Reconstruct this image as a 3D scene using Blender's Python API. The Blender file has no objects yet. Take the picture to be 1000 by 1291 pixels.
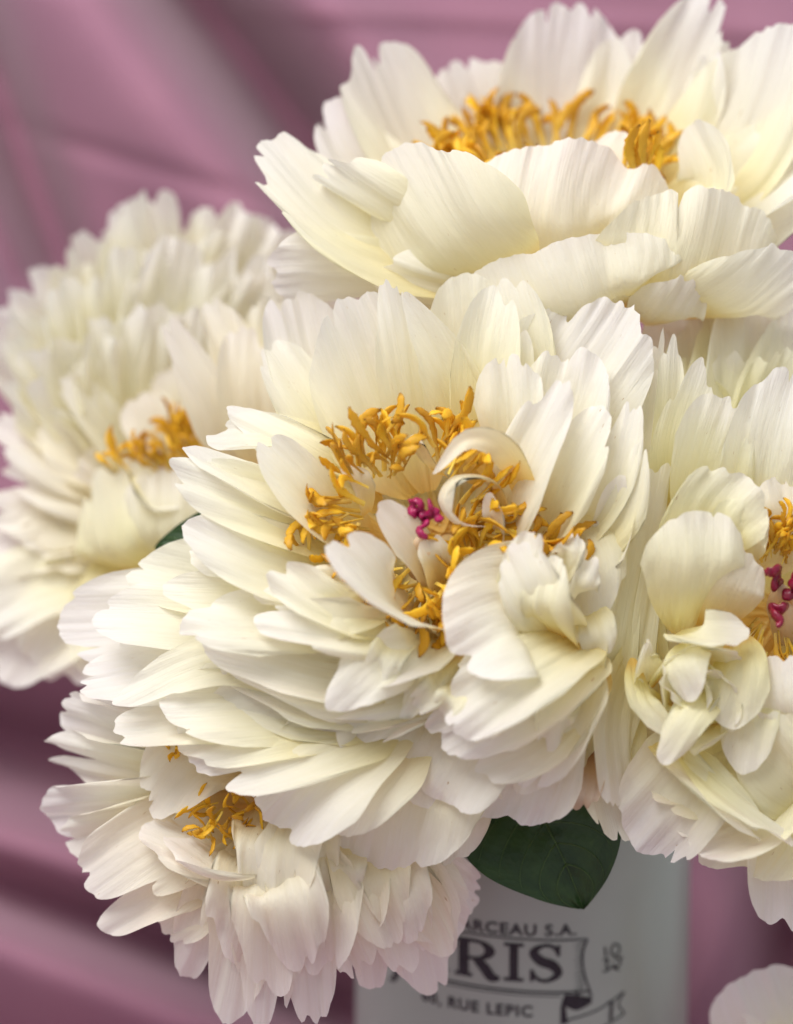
import bpy, math, random
from mathutils import Vector, Matrix, Quaternion, noise

# ------------------------------------------------------------------ camera, world, lamps
sc = bpy.context.scene
S = 0.00025            # metres per photo pixel in the plane of focus
D = 0.90               # metres from the lens to the plane of focus
PITCH = math.radians(12)
W0, H0 = 1000.0, 1291.0
FOCUS = Vector((0, 0, 0.30))

cam_rot = Matrix.Rotation(math.radians(90) - PITCH, 3, 'X')
cam_loc = FOCUS + cam_rot @ Vector((0, 0, D))
cd = bpy.data.cameras.new('camera')
cam = bpy.data.objects.new('camera', cd)
sc.collection.objects.link(cam)
cam.location = cam_loc
cam.rotation_euler = cam_rot.to_euler()
cd.sensor_fit = 'HORIZONTAL'
cd.sensor_width = 24
cd.lens = 24 * D / (W0 * S)
cd.clip_start, cd.clip_end = 0.02, 50
cd.dof.use_dof = True
cd.dof.focus_distance = D + 0.006
cd.dof.aperture_fstop = 2.8
sc.camera = cam

world = bpy.data.worlds.new('World')
sc.world = world
world.use_nodes = True
bg = world.node_tree.nodes['Background']
bg.inputs['Color'].default_value = (0.94, 0.955, 1.0, 1)
bg.inputs['Strength'].default_value = 0.60

def area(name, loc, target, size, power, col):
    l = bpy.data.lights.new(name, 'AREA')
    l.shape = 'RECTANGLE'; l.size, l.size_y = size
    l.energy = power; l.color = col
    o = bpy.data.objects.new(name, l)
    sc.collection.objects.link(o)
    o.location = loc
    o.rotation_euler = (Vector(target) - Vector(loc)).to_track_quat('-Z', 'Y').to_euler()
    return o
area('window_light', (-0.45, -0.42, 1.35), (0, 0.02, 0.3), (0.9, 0.8), 18.8, (1.0, 0.985, 0.965))

sc.view_settings.view_transform = 'Standard'
sc.view_settings.look = 'None'
sc.view_settings.exposure = 0.0
sc.view_settings.gamma = 1.0
sc.render.film_transparent = False
sc.cycles.max_bounces = 10
sc.cycles.diffuse_bounces = 5
sc.cycles.adaptive_threshold = 0.02
sc.cycles.caustics_reflective = False
sc.cycles.transmission_bounces = 8

# ------------------------------------------------------------------ helpers
def P(px, py, d=0.0):
    """a place seen at photo pixel (px,py), d photo-pixels of distance beyond the plane of focus"""
    k = (D + d * S) / D
    return cam_loc + cam_rot @ Vector(((px - W0 / 2) * S * k, -(py - H0 / 2) * S * k, -(D + d * S)))
def V(x, y, z):
    """a direction: x right, y down the picture, z away from the camera"""
    return (cam_rot @ Vector((x, -y, -z))).normalized()

def link(name, me, mat=None, parent=None):
    o = bpy.data.objects.new(name, me)
    sc.collection.objects.link(o)
    if mat is not None:
        me.materials.append(mat)
    if parent is not None:
        o.parent = parent
    return o
def mesh(verts, faces, uvs=None, smooth=True):
    me = bpy.data.meshes.new('shape')
    me.from_pydata(verts, [], faces)
    if smooth:
        me.polygons.foreach_set('use_smooth', [True] * len(me.polygons))
    if uvs is not None:
        l = me.uv_layers.new(name='UVMap')
        data = []
        for lp in me.loops:
            data.extend(uvs[lp.vertex_index])
        l.data.foreach_set('uv', data)
    me.update()
    return me
def tag(o, label, cat, group=None):
    o['label'] = label; o['category'] = cat
    if group: o['group'] = group
    return o
def empty(name, loc):
    o = bpy.data.objects.new(name, None)
    o.empty_display_size = 0.02
    sc.collection.objects.link(o)
    o.location = loc
    return o
def spline(pts, n):
    """n+1 points of a Catmull-Rom curve through pts"""
    pts = [Vector(p) for p in pts]
    if len(pts) == 2:
        pts = [pts[0], (pts[0] + pts[1]) / 2, pts[1]]
    q = [2 * pts[0] - pts[1]] + pts + [2 * pts[-1] - pts[-2]]
    m = len(pts) - 1
    out = []
    for i in range(n + 1):
        t = i / n * m
        k = min(int(t), m - 1); f = t - k
        a, b, c, d = q[k], q[k + 1], q[k + 2], q[k + 3]
        out.append(0.5 * ((2 * b) + (c - a) * f + (2 * a - 5 * b + 4 * c - d) * f * f + (3 * b - a - 3 * c + d) * f ** 3))
    return out
def tube(pts, rad, sides=8, flat=1.0, cap=True):
    vs, fs = [], []
    n = len(pts)
    ref = Vector((0.31, 0.17, 0.93))
    for i, p in enumerate(pts):
        t = (pts[min(i + 1, n - 1)] - pts[max(i - 1, 0)]).normalized()
        a = (ref - ref.dot(t) * t).normalized(); ref = a
        b = t.cross(a)
        r = rad[i] if hasattr(rad, '__len__') else rad
        for k in range(sides):
            an = 2 * math.pi * k / sides
            vs.append(p + a * (r * math.cos(an)) + b * (r * flat * math.sin(an)))
    for i in range(n - 1):
        for k in range(sides):
            k2 = (k + 1) % sides
            fs.append((i * sides + k, i * sides + k2, (i + 1) * sides + k2, (i + 1) * sides + k))
    if cap:
        fs.append(tuple(range(sides))[::-1]); fs.append(tuple((n - 1) * sides + k for k in range(sides)))
    return vs, fs

# ------------------------------------------------------------------ materials
def nodes(name):
    m = bpy.data.materials.new(name); m.use_nodes = True
    nt = m.node_tree
    for n in list(nt.nodes): nt.nodes.remove(n)
    out = nt.nodes.new('ShaderNodeOutputMaterial')
    return m, nt, out
def N(nt, kind, **kw):
    n = nt.nodes.new(kind)
    for k, v in kw.items():
        if k in n.inputs: n.inputs[k].default_value = v
        else: setattr(n, k, v)
    return n
def ramp(nt, stops, interp='LINEAR'):
    r = nt.nodes.new('ShaderNodeValToRGB'); r.color_ramp.interpolation = interp
    e = r.color_ramp.elements
    while len(e) < len(stops): e.new(0.5)
    for el, (p, c) in zip(e, stops):
        el.position = p; el.color = (*c, 1) if len(c) == 3 else c
    return r

def petal_material(name, base, mid, tip, blush, trans=0.46, bumpy=0.42):
    """cream petal: pigment yellow at the claw, paler to the margin; thin and light-transmitting"""
    m, nt, out = nodes(name); L = nt.links.new
    uv = N(nt, 'ShaderNodeUVMap')
    sep = N(nt, 'ShaderNodeSeparateXYZ'); L(uv.outputs[0], sep.inputs[0])
    info = N(nt, 'ShaderNodeObjectInfo')
    # shift of the gradient from petal to petal
    sh = N(nt, 'ShaderNodeMath', operation='MULTIPLY_ADD'); L(info.outputs['Random'], sh.inputs[0])
    sh.inputs[1].default_value = 0.30; L(sep.outputs[1], sh.inputs[2])
    sub = N(nt, 'ShaderNodeMath', operation='SUBTRACT'); L(sh.outputs[0], sub.inputs[0]); sub.inputs[1].default_value = 0.15
    r = ramp(nt, [(0.0, (0.93, 0.66, 0.20)), (0.16, base), (0.46, mid), (0.82, tip), (1.0, blush)])
    L(sub.outputs[0], r.inputs[0])
    # vein streaks along the petal
    mp = N(nt, 'ShaderNodeMapping'); L(uv.outputs[0], mp.inputs[0]); mp.inputs['Scale'].default_value = (34, 2.6, 1)
    ofs = N(nt, 'ShaderNodeCombineXYZ'); mul = N(nt, 'ShaderNodeMath', operation='MULTIPLY'); mul.inputs[1].default_value = 37
    L(info.outputs['Random'], mul.inputs[0]); L(mul.outputs[0], ofs.inputs[0]); L(mul.outputs[0], ofs.inputs[2]); L(ofs.outputs[0], mp.inputs['Location'])
    vn = N(nt, 'ShaderNodeTexNoise'); vn.inputs['Scale'].default_value = 1.0; vn.inputs['Detail'].default_value = 4; vn.inputs['Roughness'].default_value = 0.6
    L(mp.outputs[0], vn.inputs['Vector'])
    vr = ramp(nt, [(0.28, (0.965, 0.955, 0.91)), (0.66, (1, 1, 1))]); L(vn.outputs[0], vr.inputs[0])
    mix = N(nt, 'ShaderNodeMix', data_type='RGBA', blend_type='MULTIPLY'); mix.inputs[0].default_value = 0.75
    L(r.outputs[0], mix.inputs[6]); L(vr.outputs[0], mix.inputs[7])
    # rare small bruises, stretched along the veins
    tc = N(nt, 'ShaderNodeMapping'); L(uv.outputs[0], tc.inputs[0]); tc.inputs['Scale'].default_value = (15, 4.5, 1); L(ofs.outputs[0], tc.inputs['Location'])
    bn = N(nt, 'ShaderNodeTexNoise'); bn.inputs['Scale'].default_value = 2.2; bn.inputs['Detail'].default_value = 3
    L(tc.outputs[0], bn.inputs['Vector'])
    br = ramp(nt, [(0.735, (0, 0, 0)), (0.775, (0.8, 0.8, 0.8))]); L(bn.outputs[0], br.inputs[0])
    mix2 = N(nt, 'ShaderNodeMix', data_type='RGBA', blend_type='MIX'); L(br.outputs[0], mix2.inputs[0])
    L(mix.outputs[2], mix2.inputs[6]); mix2.inputs[7].default_value = (0.52, 0.33, 0.14, 1)
    # relief
    bmp = N(nt, 'ShaderNodeBump'); bmp.inputs['Strength'].default_value = bumpy; bmp.inputs['Distance'].default_value = 0.0010
    cr = N(nt, 'ShaderNodeTexNoise'); cr.inputs['Scale'].default_value = 1.0; cr.inputs['Detail'].default_value = 3
    cm = N(nt, 'ShaderNodeMapping'); L(uv.outputs[0], cm.inputs[0]); cm.inputs['Scale'].default_value = (7, 5, 1); L(ofs.outputs[0], cm.inputs['Location']); L(cm.outputs[0], cr.inputs['Vector'])
    add = N(nt, 'ShaderNodeMath', operation='MULTIPLY_ADD'); L(cr.outputs[0], add.inputs[0]); add.inputs[1].default_value = 1.5
    vh = N(nt, 'ShaderNodeMath', operation='MULTIPLY'); vh.inputs[1].default_value = 0.85; L(vn.outputs[0], vh.inputs[0]); L(vh.outputs[0], add.inputs[2])
    L(add.outputs[0], bmp.inputs['Height'])
    pr = N(nt, 'ShaderNodeBsdfPrincipled'); pr.inputs['Roughness'].default_value = 0.52; pr.inputs['Specular IOR Level'].default_value = 0.28
    pr.inputs['Sheen Weight'].default_value = 0.08
    L(mix2.outputs[2], pr.inputs['Base Color']); L(bmp.outputs[0], pr.inputs['Normal'])
    tr = N(nt, 'ShaderNodeBsdfTranslucent'); L(mix2.outputs[2], tr.inputs[0]); L(bmp.outputs[0], tr.inputs['Normal'])
    ms = N(nt, 'ShaderNodeMixShader'); ms.inputs[0].default_value = trans
    L(pr.outputs[0], ms.inputs[1]); L(tr.outputs[0], ms.inputs[2]); L(ms.outputs[0], out.inputs[0])
    return m
M = {}
M['petal'] = petal_material('cream_petal', (0.94, 0.85, 0.48), (0.95, 0.915, 0.71), (0.955, 0.935, 0.86), (0.955, 0.925, 0.90))
M['petal_curl'] = petal_material('smooth_petaloid', (0.94, 0.80, 0.40), (0.95, 0.90, 0.68), (0.955, 0.925, 0.83), (0.955, 0.92, 0.87), 0.46, 0.0)
M['petal_pink'] = petal_material('blush_petal', (0.95, 0.82, 0.50), (0.955, 0.90, 0.73), (0.955, 0.918, 0.835), (0.955, 0.91, 0.875))
M['petal_lemon'] = petal_material('lemon_petal', (0.93, 0.85, 0.42), (0.945, 0.91, 0.63), (0.95, 0.925, 0.76), (0.95, 0.92, 0.85))
M['carpel'] = petal_material('pale_carpel', (0.85, 0.62, 0.34), (0.90, 0.72, 0.50), (0.92, 0.78, 0.62), (0.92, 0.80, 0.70))
M['withered'] = petal_material('withered_petal', (0.30, 0.14, 0.05), (0.62, 0.42, 0.24), (0.84, 0.72, 0.58), (0.66, 0.48, 0.34))

def stamen_material():
    m, nt, out = nodes('golden_stamen'); L = nt.links.new
    uv = N(nt, 'ShaderNodeUVMap'); sep = N(nt, 'ShaderNodeSeparateXYZ'); L(uv.outputs[0], sep.inputs[0])
    r = ramp(nt, [(0.0, (0.95, 0.74, 0.20)), (0.45, (0.94, 0.60, 0.055)), (0.93, (0.92, 0.52, 0.035)), (1.0, (0.45, 0.20, 0.02))]); L(sep.outputs[1], r.inputs[0])
    info = N(nt, 'ShaderNodeObjectInfo')
    hs = N(nt, 'ShaderNodeHueSaturation'); L(r.outputs[0], hs.inputs['Color'])
    mr = N(nt, 'ShaderNodeMapRange'); mr.inputs[3].default_value = 0.75; mr.inputs[4].default_value = 1.12; L(info.outputs['Random'], mr.inputs[0]); L(mr.outputs[0], hs.inputs['Value'])
    mh = N(nt, 'ShaderNodeMapRange'); mh.inputs[3].default_value = 0.49; mh.inputs[4].default_value = 0.515; L(info.outputs['Random'], mh.inputs[0]); L(mh.outputs[0], hs.inputs['Hue'])
    nz = N(nt, 'ShaderNodeTexNoise'); nz.inputs['Scale'].default_value = 700; nz.inputs['Detail'].default_value = 3
    ob = N(nt, 'ShaderNodeTexCoord'); L(ob.outputs['Object'], nz.inputs['Vector'])
    bmp = N(nt, 'ShaderNodeBump'); bmp.inputs['Strength'].default_value = 0.6; bmp.inputs['Distance'].default_value = 0.0006; L(nz.outputs[0], bmp.inputs['Height'])
    pr = N(nt, 'ShaderNodeBsdfPrincipled'); pr.inputs['Roughness'].default_value = 0.45; pr.inputs['Specular IOR Level'].default_value = 0.35
    L(hs.outputs[0], pr.inputs['Base Color']); L(bmp.outputs[0], pr.inputs['Normal'])
    tr = N(nt, 'ShaderNodeBsdfTranslucent'); L(hs.outputs[0], tr.inputs[0])
    ms = N(nt, 'ShaderNodeMixShader'); ms.inputs[0].default_value = 0.3
    L(pr.outputs[0], ms.inputs[1]); L(tr.outputs[0], ms.inputs[2]); L(ms.outputs[0], out.inputs[0])
    return m
M['stamen'] = stamen_material()

def simple(name, col, rough=0.5, spec=0.4, nscale=None, var=0.15, bump=0.0, bdist=0.001, trans=0.0):
    m, nt, out = nodes(name); L = nt.links.new
    pr = N(nt, 'ShaderNodeBsdfPrincipled'); pr.inputs['Roughness'].default_value = rough; pr.inputs['Specular IOR Level'].default_value = spec
    pr.inputs['Base Color'].default_value = (*col, 1)
    last = pr
    if nscale:
        tc = N(nt, 'ShaderNodeTexCoord'); nz = N(nt, 'ShaderNodeTexNoise'); nz.inputs['Scale'].default_value = nscale; nz.inputs['Detail'].default_value = 5
        L(tc.outputs['Object'], nz.inputs['Vector'])
        r = ramp(nt, [(0.3, tuple(c * (1 - var) for c in col)), (0.7, tuple(min(1, c * (1 + var)) for c in col))]); L(nz.outputs[0], r.inputs[0]); L(r.outputs[0], pr.inputs['Base Color'])
        if bump:
            b = N(nt, 'ShaderNodeBump'); b.inputs['Strength'].default_value = bump; b.inputs['Distance'].default_value = bdist; L(nz.outputs[0], b.inputs['Height']); L(b.outputs[0], pr.inputs['Normal'])
    L(pr.outputs[0], out.inputs[0])
    return m
M['stigma'] = simple('magenta_stigma', (0.36, 0.010, 0.085), 0.35, 0.5, 500, 0.35, 0.4, 0.0006)
M['stigma_dark'] = simple('crimson_stigma', (0.22, 0.006, 0.03), 0.3, 0.5, 500, 0.35, 0.4, 0.0006)
M['stem'] = simple('green_stem', (0.09, 0.16, 0.04), 0.5, 0.3, 120, 0.3)
M['enamel'] = simple('pale_enamel', (0.355, 0.405, 0.365), 0.30, 0.5, 30, 0.035, 0.05, 0.0004)
M['rim'] = simple('dark_enamel_rim', (0.03, 0.03, 0.035), 0.3, 0.5, 60, 0.2)
M['print'] = simple('black_print', (0.018, 0.017, 0.022), 0.4, 0.4, 300, 0.4)

def leaf_material():
    m, nt, out = nodes('dark_leaf'); L = nt.links.new
    uv = N(nt, 'ShaderNodeUVMap'); sep = N(nt, 'ShaderNodeSeparateXYZ'); L(uv.outputs[0], sep.inputs[0])
    nz = N(nt, 'ShaderNodeTexNoise'); nz.inputs['Scale'].default_value = 5; nz.inputs['Detail'].default_value = 5; L(uv.outputs[0], nz.inputs['Vector'])
    r = ramp(nt, [(0.3, (0.012, 0.040, 0.010)), (0.7, (0.030, 0.075, 0.016))]); L(nz.outputs[0], r.inputs[0])
    pr = N(nt, 'ShaderNodeBsdfPrincipled'); pr.inputs['Roughness'].default_value = 0.42; pr.inputs['Specular IOR Level'].default_value = 0.45
    L(r.outputs[0], pr.inputs['Base Color'])
    n2 = N(nt, 'ShaderNodeTexVoronoi'); n2.inputs['Scale'].default_value = 26; L(uv.outputs[0], n2.inputs['Vector'])
    b = N(nt, 'ShaderNodeBump'); b.inputs['Strength'].default_value = 0.25; b.inputs['Distance'].default_value = 0.0006; L(n2.outputs[0], b.inputs['Height']); L(b.outputs[0], pr.inputs['Normal'])
    tr = N(nt, 'ShaderNodeBsdfTranslucent'); L(r.outputs[0], tr.inputs[0])
    ms = N(nt, 'ShaderNodeMixShader'); ms.inputs[0].default_value = 0.2
    L(pr.outputs[0], ms.inputs[1]); L(tr.outputs[0], ms.inputs[2]); L(ms.outputs[0], out.inputs[0])
    return m
M['leaf'] = leaf_material()
M['vein'] = simple('leaf_vein', (0.05, 0.10, 0.025), 0.45, 0.4, 200, 0.2)

def cloth_material():
    m, nt, out = nodes('mauve_pink_cloth'); L = nt.links.new
    uv = N(nt, 'ShaderNodeUVMap')
    w1 = N(nt, 'ShaderNodeTexWave'); w1.bands_direction = 'X'; w1.inputs['Scale'].default_value = 62; w1.inputs['Distortion'].default_value = 0.4
    w2 = N(nt, 'ShaderNodeTexWave'); w2.bands_direction = 'Y'; w2.inputs['Scale'].default_value = 62; w2.inputs['Distortion'].default_value = 0.4
    L(uv.outputs[0], w1.inputs['Vector']); L(uv.outputs[0], w2.inputs['Vector'])
    mu = N(nt, 'ShaderNodeMath', operation='MULTIPLY'); L(w1.outputs['Fac'], mu.inputs[0]); L(w2.outputs['Fac'], mu.inputs[1])
    r = ramp(nt, [(0.0, (0.34, 0.155, 0.215)), (0.8, (0.45, 0.235, 0.32))]); L(mu.outputs[0], r.inputs[0])
    nz = N(nt, 'ShaderNodeTexNoise'); nz.inputs['Scale'].default_value = 3.0; nz.inputs['Detail'].default_value = 4; L(uv.outputs[0], nz.inputs['Vector'])
    r2 = ramp(nt, [(0.3, (0.9, 0.9, 0.93)), (0.7, (1, 1, 1))]); L(nz.outputs[0], r2.inputs[0])
    mx = N(nt, 'ShaderNodeMix', data_type='RGBA', blend_type='MULTIPLY'); mx.inputs[0].default_value = 1; L(r.outputs[0], mx.inputs[6]); L(r2.outputs[0], mx.inputs[7])
    b = N(nt, 'ShaderNodeBump'); b.inputs['Strength'].default_value = 0.3; b.inputs['Distance'].default_value = 0.0005; L(mu.outputs[0], b.inputs['Height'])
    pr = N(nt, 'ShaderNodeBsdfPrincipled'); pr.inputs['Roughness'].default_value = 0.8; pr.inputs['Specular IOR Level'].default_value = 0.15; pr.inputs['Sheen Weight'].default_value = 0.25
    L(mx.outputs[2], pr.inputs['Base Color']); L(b.outputs[0], pr.inputs['Normal']); L(pr.outputs[0], out.inputs[0])
    return m
M['cloth'] = cloth_material()

# ------------------------------------------------------------------ the cloth: hangs behind, sweeps forward under the vase
VASE_X, VASE_D, VASE_R, RIM_Y = 660, 430, 0.0596, 955
vase_top = P(VASE_X, RIM_Y, VASE_D)
TABLE_Z = vase_top.z - 0.18

def seg(px, py, ax, ay, bx, by):
    """signed distance to the line a-b and position along it"""
    dx, dy = bx - ax, by - ay; l = math.hypot(dx, dy)
    t = ((px - ax) * dx + (py - ay) * dy) / (l * l)
    s = ((px - ax) * dy - (py - ay) * dx) / l
    return s, t
def folds(x, y):
    """how far the hanging cloth stands out toward the lens (photo px)"""
    h = 0.0
    def ridge(ax, ay, bx, by, amp, wl, wr, fade=0.35):
        s, t = seg(x, y, ax, ay, bx, by)
        e = 1.0
        if t < 0: e = math.exp(-(t / fade) ** 2)
        if t > 1: e = math.exp(-((t - 1) / fade) ** 2)
        w = wl if s > 0 else wr
        return amp * e * math.exp(-(s / w) ** 2)
    h += ridge(-60, 150, 60, 400, 280, 60, 40)            # bright fold at the left margin
    h -= ridge(-45, 20, 70, 330, 330, 40, 50)
    h += ridge(50, -60, 300, 260, 150, 75, 95)            # long diagonal folds, upper left
    h -= ridge(205, -60, 440, 250, 420, 62, 48)
    h += ridge(330, -100, 560, 200, 120, 70, 110)
    h -= ridge(70, 175, 310, 248, 14, 10, 10)
    h += ridge(700, -160, 1000, 60, 60, 90, 90)
    h += ridge(-120, 1150, 330, 1330, 300, 60, 95)        # bunched folds, lower left
    h -= ridge(-120, 1085, 340, 1245, 150, 40, 30)
    h += ridge(-60, 1040, 420, 1180, 130, 50, 60)
    h -= ridge(-140, 900, 200, 985, 420, 95, 75)
    h += ridge(860, 1290, 960, 1120, 160, 60, 60)
    h -= ridge(950, 900, 1000, 1200, 360, 70, 60)
    h += ridge(400, 20, 1050, 48, 10, 16, 5)              # the seam across the top
    h += 34 * noise.noise(Vector((x / 420, y / 520, 3.1))) + 9 * noise.noise(Vector((x / 120, y / 160, 7.7)))
    return h
def build_cloth():
    vs, uvs, fs = [], [], []
    nx, ny = 170, 200
    x0, x1, y0, y1 = -420, 1420, -420, 1700
    for j in range(ny + 1):
        for i in range(nx + 1):
            x = x0 + (x1 - x0) * i / nx; y = y0 + (y1 - y0) * j / ny
            q = P(x, y, 1130 - folds(x, y))
            if q.z < TABLE_Z + 0.03:                      # the foot of the cloth turns forward on to the table
                e = TABLE_Z + 0.03 - q.z
                q.z = TABLE_Z + 0.03 * math.exp(-e / 0.03)
                q.y -= e * 1.6 * (1 - math.exp(-e / 0.03))
            vs.append(q); uvs.append((x / 500, y / 500))
    # forward part lying on the table
    row = len(vs) - (nx + 1)
    last = vs[row:]
    for k in range(1, 30):
        for i in range(nx + 1):
            q = last[i].copy(); q.y -= 0.02 * k
            q.z = TABLE_Z - 0.0006 + 0.002 * max(0, noise.noise(Vector((q.x * 14, q.y * 9, 0)))) * (1 if math.hypot(q.x - vase_top.x, q.y - vase_top.y) > 0.09 else 0)
            vs.append(q); uvs.append((uvs[row + i][0], uvs[row + i][1] + 0.16 * k))
    for j in range(ny + 29):
        for i in range(nx):
            a = j * (nx + 1) + i
            fs.append((a, a + 1, a + nx + 2, a + nx + 1))
    o = link('fabric_backdrop', mesh(vs, fs, uvs), M['cloth'])
    return tag(o, 'mauve pink woven cloth hanging in soft folds behind the bouquet', 'fabric')
cloth = build_cloth()
# the seam stitched across the upper part of the cloth
sv, sf = [], []
for k in range(110):
    xx = 380 + k * 6.2
    a = P(xx, 18 + (xx - 380) * 0.045, 1130 - folds(xx, 18 + (xx - 380) * 0.045) - 3)
    b = P(xx + 3.6, 18 + (xx + 3.6 - 380) * 0.045, 1130 - folds(xx + 3.6, 18 + (xx + 3.6 - 380) * 0.045) - 3)
    v, f = tube([a, (a + b) / 2 + V(0, 0, -1) * 0.0003, b], 0.00035, 5)
    o = len(sv); sv += v; sf += [tuple(i + o for i in t) for t in f]
seam = link('seam_stitching', mesh(sv, sf), simple('pink_thread', (0.40, 0.17, 0.22), 0.7, 0.2, 200, 0.2), cloth)
seam['kind'] = 'stuff'

# ------------------------------------------------------------------ the vase
vase = empty('vase', (vase_top.x, vase_top.y, TABLE_Z))
tag(vase, 'pale grey enamel vase with black banner lettering under the bouquet', 'vase')
def lathe(prof, n=96):
    vs, fs = [], []
    for r, z in prof:
        for k in range(n):
            a = 2 * math.pi * k / n
            vs.append((r * math.cos(a), r * math.sin(a), z))
    for i in range(len(prof) - 1):
        for k in range(n):
            k2 = (k + 1) % n
            fs.append((i * n + k, i * n + k2, (i + 1) * n + k2, (i + 1) * n + k))
    return vs, fs
HV = 0.18
R = VASE_R
def wall_r(z): return R * (1.0 + 0.012 * (1 - z / HV) - 0.006)
prof = [(0.0, 0.001), (R * 0.93, 0.001), (R * 0.985, 0.0035), (wall_r(0.008), 0.008)]
prof += [(wall_r(z), z) for z in [0.008 + (HV - 0.012) * i / 12 for i in range(1, 13)]]
prof += [(R - 0.0014, HV - 0.003), (R - 0.0016, 0.012), (R - 0.006, 0.006), (0, 0.006)]
link('body', mesh(*lathe(prof)), M['enamel'], vase)
ring = [(R * 0.995 + 0.0016 * math.cos(a), HV - 0.0025 + 0.0016 * math.sin(a)) for a in [2 * math.pi * k / 10 for k in range(11)]]
link('rim', mesh(*lathe(ring)), M['rim'], vase)

def on_vase(px, py):
    """print space (photo px where the front of the vase shows it) -> point on the wall, vase coordinates"""
    k = (D + (VASE_D - VASE_R / S) * S) / D
    arc = (px - 640) * S * k * 1.0
    a = (arc / R) - 0.085
    z = HV - ((py - (RIM_Y + 54)) * S * k) - (px - 640) * S * 0.035
    r = wall_r(z) + 0.00018
    return Vector((r * math.sin(a), -r * math.cos(a), z))
def print_poly(name, polys, sub=True):
    """flat printed marks: each polygon a strip list [(left pts),(right pts)] or closed outline of quads"""
    vs, fs = [], []
    for quad in polys:
        o = len(vs); vs += [on_vase(*p) for p in quad]; fs.append(tuple(range(o, o + len(quad))))
    return link(name, mesh(vs, fs, smooth=False), M['print'], vase)
def stroke(pts, w, n=14):
    """a band of varying width along a curve, as quads in print space"""
    c = spline([Vector((x, y, 0)) for x, y in pts], n)
    q = []; prev = None
    for i, p in enumerate(c):
        t = (c[min(i + 1, n)] - c[max(i - 1, 0)]).normalized(); nn = Vector((-t.y, t.x, 0))
        f = i / n * (len(w) - 1); k = min(int(f), len(w) - 2); ww = w[k] + (w[k + 1] - w[k]) * (f - k)
        a, b = p + nn * ww / 2, p - nn * ww / 2
        if prev: q.append([(prev[0].x, prev[0].y), (a.x, a.y), (b.x, b.y), (prev[1].x, prev[1].y)])
        prev = (a, b)
    return q
def glyph(ch, x, y, h, w):
    """slab-serif capitals used by the big word; (x,y) top left"""
    X = lambda u: x + u * w
    Y = lambda v: y + v * h
    st = 0.235 * w; sr = 0.10 * h
    ln = lambda a, b, ww: stroke([(X(a[0]), Y(a[1])), (X(b[0]), Y(b[1]))], [ww, ww], 3)
    q = []
    if ch == 'P':
        q += ln((.25, 0), (.25, 1), st) + ln((.05, .97), (.45, .97), sr) + ln((.05, .03), (.4, .03), sr)
        q += stroke([(X(.25), Y(.04)), (X(.65), Y(.05)), (X(.88), Y(.27)), (X(.65), Y(.5)), (X(.25), Y(.52))], [sr, sr, st * 1.05, sr, sr], 20)
    if ch == 'R':
        q += ln((.22, 0), (.22, 1), st) + ln((.02, .97), (.42, .97), sr) + ln((.02, .03), (.4, .03), sr)
        q += stroke([(X(.22), Y(.04)), (X(.6), Y(.05)), (X(.8), Y(.27)), (X(.6), Y(.48)), (X(.22), Y(.5))], [sr, sr, st * 1.05, sr, sr], 20)
        q += stroke([(X(.5), Y(.5)), (X(.68), Y(.72)), (X(.84), Y(.95)), (X(1.02), Y(.97))], [st * .8, st, st, sr], 14)
    if ch == 'A':
        q += ln((.5, 0), (.14, 1), sr * 1.1) + ln((.5, 0), (.84, 1), st) + ln((.28, .64), (.72, .64), sr) + ln((0, .97), (.3, .97), sr) + ln((.66, .97), (1, .97), sr)
    if ch == 'I':
        q += ln((.5, 0), (.5, 1), st * 1.5) + ln((.1, .97), (.9, .97), sr) + ln((.1, .03), (.9, .03), sr)
    if ch == 'S':
        q += stroke([(X(.84), Y(.24)), (X(.68), Y(.06)), (X(.40), Y(.04)), (X(.17), Y(.22)), (X(.36), Y(.44)), (X(.68), Y(.56)), (X(.84), Y(.78)), (X(.58), Y(.97)), (X(.30), Y(.94)), (X(.13), Y(.74))],
                    [sr, sr, sr, st, st * 1.2, st * 1.2, st, sr, sr, sr], 40)
        q += ln((.84, .02), (.84, .32), sr) + ln((.13, .68), (.13, 1.0), sr)
    return q
lay = 0
for ch, x, w in (('P', 440, 50), ('A', 496, 56), ('R', 560, 60), ('I', 623, 32), ('S', 656, 48)):
    print_poly('letter', glyph(ch, x, 1188, 50, w))
def text_marks(name, s, x, y, h, wid):
    cu = bpy.data.curves.new('t', 'FONT'); cu.body = s; cu.size = 1; cu.resolution_u = 3; cu.offset = 0.028; cu.space_character = 1.12
    o = bpy.data.objects.new('t', cu); sc.collection.objects.link(o)
    bpy.context.view_layer.update()
    me = bpy.data.meshes.new_from_object(o.evaluated_get(bpy.context.evaluated_depsgraph_get()))
    bpy.data.objects.remove(o)
    xs = [v.co.x for v in me.vertices]; a, b = min(xs), max(xs)
    for v in me.vertices:
        v.co = on_vase(x + (v.co.x - a) / (b - a) * wid, y - v.co.y / 0.70 * h)
    me.materials.clear()
    return link(name, me, M['print'], vase)
text_marks('lettering', 'MARCEAU S.A.', 548, 1176, 15, 172)
text_marks('lettering', '60, RUE LEPIC', 512, 1286, 15, 152)
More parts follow.
